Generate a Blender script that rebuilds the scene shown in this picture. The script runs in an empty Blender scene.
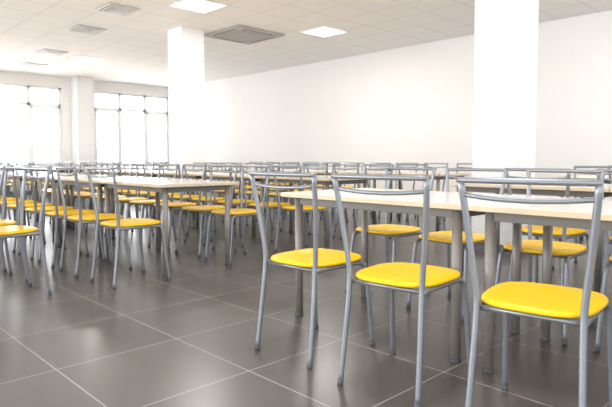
import bpy, bmesh, math, random
from mathutils import Vector, Matrix
random.seed(4)
S = bpy.context.scene
COL = S.collection

# ---------------------------------------------------------------- materials
def mat(name, color, rough=0.5, metal=0.0, noise=0.0, nscale=8.0, emit=None, estr=0, spec=0.5, bump=0.0, stretch=(1,1,1)):
    m = bpy.data.materials.new(name); m.use_nodes = True
    nt = m.node_tree; b = nt.nodes['Principled BSDF']
    b.inputs['Base Color'].default_value = (*color, 1)
    b.inputs['Roughness'].default_value = rough
    b.inputs['Metallic'].default_value = metal
    b.inputs['Specular IOR Level'].default_value = spec
    if emit:
        b.inputs['Emission Color'].default_value = (*emit, 1)
        b.inputs['Emission Strength'].default_value = estr
    if noise > 0 or bump > 0:
        tc = nt.nodes.new('ShaderNodeTexCoord'); mp = nt.nodes.new('ShaderNodeMapping')
        mp.inputs['Scale'].default_value = stretch
        n = nt.nodes.new('ShaderNodeTexNoise'); n.inputs['Scale'].default_value = nscale
        n.inputs['Detail'].default_value = 4
        nt.links.new(tc.outputs['Object'], mp.inputs[0]); nt.links.new(mp.outputs[0], n.inputs['Vector'])
        r = nt.nodes.new('ShaderNodeValToRGB')
        r.color_ramp.elements[0].position = 0.3; r.color_ramp.elements[1].position = 0.7
        r.color_ramp.elements[0].color = (*[c*(1-noise) for c in color], 1)
        r.color_ramp.elements[1].color = (*[min(1, c*(1+noise)) for c in color], 1)
        nt.links.new(n.outputs['Fac'], r.inputs[0]); nt.links.new(r.outputs[0], b.inputs['Base Color'])
        if bump > 0:
            bp = nt.nodes.new('ShaderNodeBump'); bp.inputs['Strength'].default_value = bump
            bp.inputs['Distance'].default_value = 0.002
            nt.links.new(n.outputs['Fac'], bp.inputs['Height']); nt.links.new(bp.outputs[0], b.inputs['Normal'])
    return m

def grid_mat(name, c1, c2, mortar, size, off, msize, rough, noise=True, spec=0.5):
    m = bpy.data.materials.new(name); m.use_nodes = True
    nt = m.node_tree; b = nt.nodes['Principled BSDF']; b.inputs['Specular IOR Level'].default_value = spec
    tc = nt.nodes.new('ShaderNodeTexCoord'); mp = nt.nodes.new('ShaderNodeMapping')
    mp.inputs['Location'].default_value = (-off[0], -off[1], 0)
    br = nt.nodes.new('ShaderNodeTexBrick'); br.offset = 0; br.squash = 1
    br.inputs['Scale'].default_value = 1; br.inputs['Brick Width'].default_value = size
    br.inputs['Row Height'].default_value = size; br.inputs['Mortar Size'].default_value = msize
    br.inputs['Mortar Smooth'].default_value = 0.1; br.inputs['Bias'].default_value = 0
    br.inputs['Color1'].default_value = (*c1, 1); br.inputs['Color2'].default_value = (*c2, 1)
    br.inputs['Mortar'].default_value = (*mortar, 1)
    nt.links.new(tc.outputs['Object'], mp.inputs[0]); nt.links.new(mp.outputs[0], br.inputs['Vector'])
    out = br.outputs['Color']
    if noise:
        n = nt.nodes.new('ShaderNodeTexNoise'); n.inputs['Scale'].default_value = 3.5; n.inputs['Detail'].default_value = 6
        nt.links.new(tc.outputs['Object'], n.inputs['Vector'])
        mr = nt.nodes.new('ShaderNodeMapRange'); mr.inputs['To Min'].default_value = 0.9; mr.inputs['To Max'].default_value = 1.1
        nt.links.new(n.outputs['Fac'], mr.inputs[0])
        mx = nt.nodes.new('ShaderNodeVectorMath'); mx.operation = 'SCALE'
        nt.links.new(out, mx.inputs[0]); nt.links.new(mr.outputs[0], mx.inputs['Scale'])
        out = mx.outputs[0]
    nt.links.new(out, b.inputs['Base Color'])
    rr = nt.nodes.new('ShaderNodeMapRange'); rr.inputs['To Min'].default_value = rough; rr.inputs['To Max'].default_value = 0.8
    nt.links.new(br.outputs['Fac'], rr.inputs[0]); nt.links.new(rr.outputs[0], b.inputs['Roughness'])
    return m

M_floor = grid_mat('floor_tile', (.112,.099,.092), (.124,.110,.103), (.44,.41,.385), .6, (-1.87,.86), .003, .28)
M_ceil = grid_mat('ceiling_tile', (.87,.845,.82), (.86,.835,.81), (.66,.635,.61), .6, (0,0), .007, .9, noise=False)
M_wall = mat('wall_plaster', (.86,.84,.815), .85, noise=.01, nscale=3)
M_col = mat('column_plaster', (.86,.855,.855), .8, noise=.01, nscale=3)
M_base = mat('baseboard_tile', (.16,.145,.135), .4, noise=.08)
M_pvc = mat('window_pvc', (.93,.94,.95), .35, noise=.01)
M_steel = mat('chair_steel', (.26,.275,.30), .34, .5, noise=.03, nscale=30)
M_seat = mat('yellow_seat', (.93,.555,.002), .36, noise=.02, nscale=20, bump=.05, spec=.4)
M_rubber = mat('rubber_foot', (.10,.10,.11), .7, noise=.05)
M_top = mat('table_laminate', (.75,.71,.65), .14, noise=.05, nscale=5, stretch=(.6,6,1))
M_edge = mat('table_edge_band', (.62,.51,.36), .35, noise=.08, nscale=9, stretch=(.6,6,1))
M_leg = mat('table_leg_paint', (.26,.24,.215), .4, .2, noise=.03)
M_rail = mat('table_rail', (.13,.125,.12), .45, .2, noise=.03)
M_lamp = mat('lamp_diffuser', (1,1,1), .5, emit=(1,.99,.97), estr=2.2, noise=.005)
M_lframe = mat('lamp_frame', (.85,.85,.85), .4, noise=.01)
M_vent = mat('vent_paint', (.56,.545,.53), .5, noise=.02)
M_ac = mat('air_conditioner_paint', (.42,.40,.385), .5, noise=.02)
M_ventd = mat('vent_dark', (.2,.19,.185), .7, noise=.02)
def glass():
    m = bpy.data.materials.new('window_glass'); m.use_nodes = True
    nt = m.node_tree; nt.nodes.clear()
    o = nt.nodes.new('ShaderNodeOutputMaterial'); mx = nt.nodes.new('ShaderNodeMixShader')
    t = nt.nodes.new('ShaderNodeBsdfTransparent'); g = nt.nodes.new('ShaderNodeBsdfGlossy')
    g.inputs['Roughness'].default_value = .02
    fr = nt.nodes.new('ShaderNodeFresnel'); fr.inputs[0].default_value = 1.3
    nt.links.new(fr.outputs[0], mx.inputs[0]); nt.links.new(t.outputs[0], mx.inputs[1]); nt.links.new(g.outputs[0], mx.inputs[2])
    nt.links.new(mx.outputs[0], o.inputs[0]); return m
M_glass = glass()

# ---------------------------------------------------------------- helpers
def box(bm, x0,x1,y0,y1,z0,z1, mi=0, bev=0.0):
    r = bmesh.ops.create_cube(bm, size=1)
    vs = r['verts']
    for v in vs:
        v.co = Vector(((x0+x1)/2+v.co.x*(x1-x0), (y0+y1)/2+v.co.y*(y1-y0), (z0+z1)/2+v.co.z*(z1-z0)))
    fs = set(f for v in vs for f in v.link_faces)
    for f in fs: f.material_index = mi
    if bev > 0:
        es = list(set(e for v in vs for e in v.link_edges))
        r = bmesh.ops.bevel(bm, geom=es, offset=bev, segments=2, affect='EDGES', profile=.5)
        for f in r['faces']: f.material_index = mi

def smooth_path(pts, n=6):
    P = [Vector(p) for p in pts]; P = [2*P[0]-P[1]] + P + [2*P[-1]-P[-2]]
    out = []
    for i in range(1, len(P)-2):
        p0,p1,p2,p3 = P[i-1],P[i],P[i+1],P[i+2]
        for k in range(n):
            t = k/n
            out.append(.5*((2*p1)+(-p0+p2)*t+(2*p0-5*p1+4*p2-p3)*t*t+(-p0+3*p1-3*p2+p3)*t**3))
    out.append(P[-2]); return out

def tube(bm, pts, r, mi=0, seg=10, sy=1.0):
    pts = [Vector(p) for p in pts]
    T = []
    for i in range(len(pts)):
        a = pts[max(i-1,0)]; b = pts[min(i+1,len(pts)-1)]
        T.append((b-a).normalized())
    up = Vector((0,1,0)) if abs(T[0].y) < .8 else Vector((0,0,1))
    N = (up - T[0]*up.dot(T[0])).normalized()
    rings = []
    for i,p in enumerate(pts):
        N = (N - T[i]*N.dot(T[i])).normalized(); B = T[i].cross(N)
        rings.append([bm.verts.new(p + N*r*math.cos(2*math.pi*k/seg) + B*r*sy*math.sin(2*math.pi*k/seg)) for k in range(seg)])
    for a,b in zip(rings, rings[1:]):
        for k in range(seg):
            f = bm.faces.new((a[k],a[(k+1)%seg],b[(k+1)%seg],b[k])); f.material_index = mi; f.smooth = True
    for rg in (rings[0], rings[-1]):
        f = bm.faces.new(rg); f.material_index = mi

def finish(bm, name, mats, loc=(0,0,0)):
    bmesh.ops.recalc_face_normals(bm, faces=bm.faces)
    me = bpy.data.meshes.new(name); bm.to_mesh(me); bm.free()
    for m in mats: me.materials.append(m)
    o = bpy.data.objects.new(name, me); o.location = loc; COL.objects.link(o); return o

def simple(name, dims, m, bev=0):
    bm = bmesh.new(); box(bm, *dims, 0, bev); return finish(bm, name, [m])

# ---------------------------------------------------------------- room
XW, YW, C = -15.5, 9.1, 3.15
X1, Y0 = 3.2, -4.5
simple('floor', (XW-.3, X1, Y0, YW+.3, -.1, 0), M_floor)
simple('ceiling', (XW-.3, X1, Y0, YW+.3, C, C+.15), M_ceil)
simple('wall_back', (XW-.3, X1, YW, YW+.3, 0, C), M_wall)
simple('baseboard_back', (XW, X1, YW-.012, YW, 0, .09), M_base)
wins = [(-3.2,-.8),(0,2.4),(3.25,5.72),(6.62,9.02)]  # first pair is out of view, added only to let daylight in
ZB, ZT = .74, 2.86
bm = bmesh.new()
ys = [Y0]
for a,b in wins: ys += [a,b]
ys.append(YW)
for i in range(0,len(ys),2): box(bm, XW-.3,XW, ys[i],ys[i+1], 0, C)
for a,b in wins:
    box(bm, XW-.3,XW,a,b,0,ZB); box(bm, XW-.3,XW,a,b,ZT,C)
finish(bm, 'wall_left', [M_wall])
simple('baseboard_left', (XW, XW+.012, Y0, YW-.012, 0, .09), M_base)
for i,(a,b) in enumerate(wins):
    bm = bmesh.new(); xo, xi = XW-.16, XW-.09
    fw = .06; zt = 2.38
    box(bm,xo,xi,a,a+fw,ZB,ZT,0,.004); box(bm,xo,xi,b-fw,b,ZB,ZT,0,.004)
    box(bm,xo,xi,a,b,ZB,ZB+fw,0,.004); box(bm,xo,xi,a,b,ZT-fw,ZT,0,.004)
    box(bm,xo,xi,a,b,zt-.04,zt+.04,0,.004)
    for k in (1,2):
        yk = a+(b-a)*k/3; box(bm,xo,xi,yk-.045,yk+.045,ZB,ZT,0,.004)
    for k in (0,2):
        s0 = a+(b-a)*k/3+.045; s1 = a+(b-a)*(k+1)/3-.045
        for (p,q,r_,s_) in ((s0,s0+.05,ZB+.05,zt-.04),(s1-.05,s1,ZB+.05,zt-.04),(s0,s1,ZB+.05,ZB+.1),(s0,s1,zt-.09,zt-.04)):
            box(bm,xi-.01,xi+.02,p,q,r_,s_,0,.004)
        hy = s1-.025 if k==0 else s0+.025
        box(bm,xi+.02,xi+.05,hy-.012,hy+.012,1.45,1.58,0,.004)
    box(bm,xo+.03,xo+.036,a+.03,b-.03,ZB+.03,ZT-.03,1)
    box(bm,XW-.1,XW+.06,a-.04,b+.04 if b<9 else b,ZB-.03,ZB,0,.005)
    finish(bm, 'window_%d'%(i+1), [M_pvc, M_glass])

cols = [(-2.61,5.3),(-8.37,5.2),(-15.265,6.17)]
for x,y in cols:
    bm = bmesh.new(); h=.225
    box(bm,x-h,x+h,y-h,y+h,0,C,0,.008)
    for d in ((x-h,x+h+.01,y-h-.01,y-h),(x-h,x+h+.01,y+h,y+h+.01),(x-h-.01,x-h,y-h,y+h),(x+h,x+h+.01,y-h,y+h)):
        box(bm,*d,0,.09,1)
    finish(bm,'column',[M_col,M_base])

# ceiling fixtures
LP = ((-6.9,4.5),(-6.78,7.0),(-12.3,5.1),(-1.5,6.9),(-1.5,2.1),(-6.9,.9),(-12.3,.9))
def lamp(x,y):
    bm = bmesh.new(); h=.298
    for d in ((-h,h,-h,-h+.02),(-h,h,h-.02,h),(-h,-h+.02,-h+.02,h-.02),(h-.02,h,-h+.02,h-.02)):
        box(bm,*d,-.014,0,0)
    box(bm,-h+.02,h-.02,-h+.02,h-.02,-.008,0,1)
    finish(bm,'ceiling_light',[M_lframe,M_lamp],(x,y,C))
for p in LP: lamp(*p)
def vent(x,y,h,name,rings):
    bm = bmesh.new()
    box(bm,-h,h,-h,h,-.006,0,1)
    for i in range(rings):
        o = h*(1-i/rings); w = h/rings*.55; z=-.02-.004*i
        for d in ((-o,o,-o,-o+w),(-o,o,o-w,o),(-o,-o+w,-o+w,o-w),(o-w,o,-o+w,o-w)):
            box(bm,*d,z,-.005,0)
    finish(bm,name,[M_vent,M_ventd],(x,y,C))
for p in ((-7.9,3.75),(-9.5,3.95),(-12.0,4.25),(-13.9,4.5)): vent(*p,.24,'ceiling_vent',4)
bm = bmesh.new(); h=.52
box(bm,-h,h,-h,h,-.035,0,0,.008)
box(bm,-.30,.30,-.30,.30,-.046,-.035,0,.003)
for k in range(12):
    y=-.27+k*.049; box(bm,-.28,.28,y-.006,y+.006,-.050,-.046,0)
for s in (-1,1):
    box(bm,-.33,.33,s*.42-.018,s*.42+.018,-.039,-.035,1); box(bm,s*.42-.018,s*.42+.018,-.33,.33,-.039,-.035,1)
finish(bm,'ceiling_air_conditioner',[M_ac,M_ventd],(-7.93,6.12,C))

# ---------------------------------------------------------------- chair (faces +y)
def chair_mesh():
    bm = bmesh.new(); R=.0115
    for s in (-1,1):
        up = smooth_path([(s*.176,-.218,.012),(s*.171,-.195,.2),(s*.165,-.176,.39),(s*.168,-.174,.49),(s*.187,-.192,.66),(s*.207,-.224,.858)],6)
        tube(bm, up, R, 0)
        tube(bm, [(s*.176,-.220,0),(s*.176,-.217,.025)], R+.002, 2)
        fl = smooth_path([(s*.192,.218,.012),(s*.184,.195,.22),(s*.176,.176,.38),(s*.172,.158,.415),(s*.168,.12,.425),(s*.166,-.02,.425),(s*.166,-.176,.425)],6)
        tube(bm, fl, R, 0)
        tube(bm, [(s*.192,.219,0),(s*.191,.216,.025)], R+.002, 2)
    tube(bm, [(-.166,.12,.424),(.166,.12,.424)], .009, 0)
    tube(bm, [(-.166,-.16,.424),(.166,-.16,.424)], .009, 0)
    def arc(z, yb, bow, dz, hw, n=14):
        return [(hw*(2*k/n-1), yb-bow*(1-(2*k/n-1)**2), z+dz*(1-(2*k/n-1)**2)) for k in range(n+1)]
    tube(bm, arc(.856,-.224,.018,.0,.212), .0135, 0, 10, .75)
    tube(bm, arc(.808,-.216,.018,-.012,.200), .008, 0, 8)
    n=48
    def outline(k, sc):
        a=2*math.pi*k/n; e=2/3.3
        cx=math.copysign(abs(math.cos(a))**e,math.cos(a)); cy=math.copysign(abs(math.sin(a))**e,math.sin(a))
        w=.188+.010*cy
        return cx*w*sc, .004+cy*.197*sc+(.012*(1-cx*cx) if cy>0 else 0)*sc
    prof=[(0.0,.436),(.9,.436),(.985,.438),(1.0,.443),(.997,.448),(.975,.4535),(.92,.456),(.6,.4535),(.3,.452),(0,.451)]
    prev=None
    for sc,z in prof:
        if sc==0: ring=[bm.verts.new((0,.004,z))]
        else: ring=[bm.verts.new((*outline(k,sc),z)) for k in range(n)]
        if prev:
            for k in range(n):
                k2=(k+1)%n
                if len(prev)==1: f=bm.faces.new((prev[0],ring[k2],ring[k]))
                elif len(ring)==1: f=bm.faces.new((prev[k],prev[k2],ring[0]))
                else: f=bm.faces.new((prev[k],prev[k2],ring[k2],ring[k]))
                f.material_index=1; f.smooth=True
        prev=ring
    bmesh.ops.recalc_face_normals(bm, faces=bm.faces)
    me=bpy.data.meshes.new('dining_chair'); bm.to_mesh(me); bm.free()
    for m in (M_steel,M_seat,M_rubber): me.materials.append(m)
    return me
CH = chair_mesh()
def chair(x,y,flip=False,rot=0):
    for cx,cy in cols:
        if abs(x-cx)<.47 and abs(y-cy)<.54: return
    o=bpy.data.objects.new('dining_chair',CH); o.location=(x,y,0)
    o.rotation_euler=(0,0,(math.pi if flip else 0)+rot); COL.objects.link(o)

# ---------------------------------------------------------------- table 1.2 x .75
def table_mesh():
    bm=bmesh.new(); L,W=.598,.375
    box(bm,-L,L,-W,W,.704,.7285,1,.003)
    box(bm,-L+.002,L-.002,-W+.002,W-.002,.728,.730,0,.0008)
    lx,ly=.52,.30
    for sx in (-1,1):
        for sy in (-1,1):
            tube(bm,[(sx*lx,sy*ly,.012),(sx*lx,sy*ly,.703)],.023,2,16)
            tube(bm,[(sx*lx,sy*ly,0),(sx*lx,sy*ly,.014)],.025,4,16)
            box(bm,sx*lx-.05,sx*lx+.05,sy*ly-.05,sy*ly+.05,.699,.704,3)
    for sy in (-1,1): box(bm,-lx+.02,lx-.02,sy*ly-.012,sy*ly+.012,.66,.70,3,.002)
    for sx in (-1,1): box(bm,sx*lx-.012,sx*lx+.012,-ly+.02,ly-.02,.66,.70,3,.002)
    bmesh.ops.recalc_face_normals(bm, faces=bm.faces)
    me=bpy.data.meshes.new('dining_table'); bm.to_mesh(me); bm.free()
    for m in (M_top,M_edge,M_leg,M_rail,M_rubber): me.materials.append(m)
    return me
TB=table_mesh()
def table(x,y):
    o=bpy.data.objects.new('dining_table',TB); o.location=(x,y,0); COL.objects.link(o)

J=lambda a: random.uniform(-a,a)
R_=math.radians
for k in range(3): table(-2.42+.6+1.2*k, 2.505)
for x,y,r in ((-1.885,1.88,2),(-1.340,1.875,6),(-.780,1.885,8),(-.25,1.915,0),(.30,1.915,0),(.85,1.915,0)): chair(x,y,False,R_(r))
for x in (-2.30,-1.79,-1.235,-.7,-.15,.4): chair(x,3.02,True,J(.02))
def block(xe,nt,yc,near=True,far=True,pitch=.54,first=-.12):
    for k in range(nt): table(xe-.6-1.2*k,yc)
    L=nt*1.2; n=int((L-.1)/pitch)
    for k in range(n):
        x=xe+first-.0-k*pitch
        if near: chair(x+J(.02),yc-.60+J(.02),False,J(.05))
        if far: chair(x-.12+J(.02),yc+.53+J(.015),True,J(.05))
rows=[2.505,4.35,6.4]
for i,yc in enumerate(rows):
    if i in (1,2): block(1.18,3,yc,first=-.3,pitch=.6)
    block(-3.8,5,yc)
    block(-11.1,3,yc)
block(-3.8,5,.58); block(-11.1,3,.58)

# ---------------------------------------------------------------- light: bright overcast sky, brighter on the window side
w=bpy.data.worlds.new('World'); S.world=w; w.use_nodes=True
nt=w.node_tree; bg=nt.nodes['Background']; bg.inputs[0].default_value=(.95,.975,1,1)
tc=nt.nodes.new('ShaderNodeTexCoord'); sp=nt.nodes.new('ShaderNodeSeparateXYZ')
nt.links.new(tc.outputs['Generated'],sp.inputs[0])
mr=nt.nodes.new('ShaderNodeMapRange'); mr.inputs['From Min'].default_value=-.2; mr.inputs['From Max'].default_value=-1
mr.inputs['To Min'].default_value=2.9; mr.inputs['To Max'].default_value=13
nt.links.new(sp.outputs['X'],mr.inputs[0]); nt.links.new(mr.outputs[0],bg.inputs[1])
def area(x,y,p,s=.56):
    l=bpy.data.lights.new('panel_lamp','AREA'); l.size=s; l.energy=p; l.color=(1,.97,.93)
    o=bpy.data.objects.new('panel_lamp',l); o.location=(x,y,C-.02); COL.objects.link(o)
for p in LP: area(*p,40)

# ---------------------------------------------------------------- camera
cam=bpy.data.cameras.new('camera'); co=bpy.data.objects.new('camera',cam); COL.objects.link(co)
f=550; cam.sensor_width=36; cam.lens=36*f/612
pitch=math.radians(3)
co.location=(0,0,.925); co.rotation_euler=(math.pi/2-pitch,0,math.atan2(.719,.695))
cam.shift_y=-(44.5-f*math.tan(pitch))/612
cam.dof.use_dof=True; cam.dof.focus_distance=2.6; cam.dof.aperture_fstop=5.6
S.camera=co
S.view_settings.view_transform='Standard'
S.view_settings.exposure=0.1
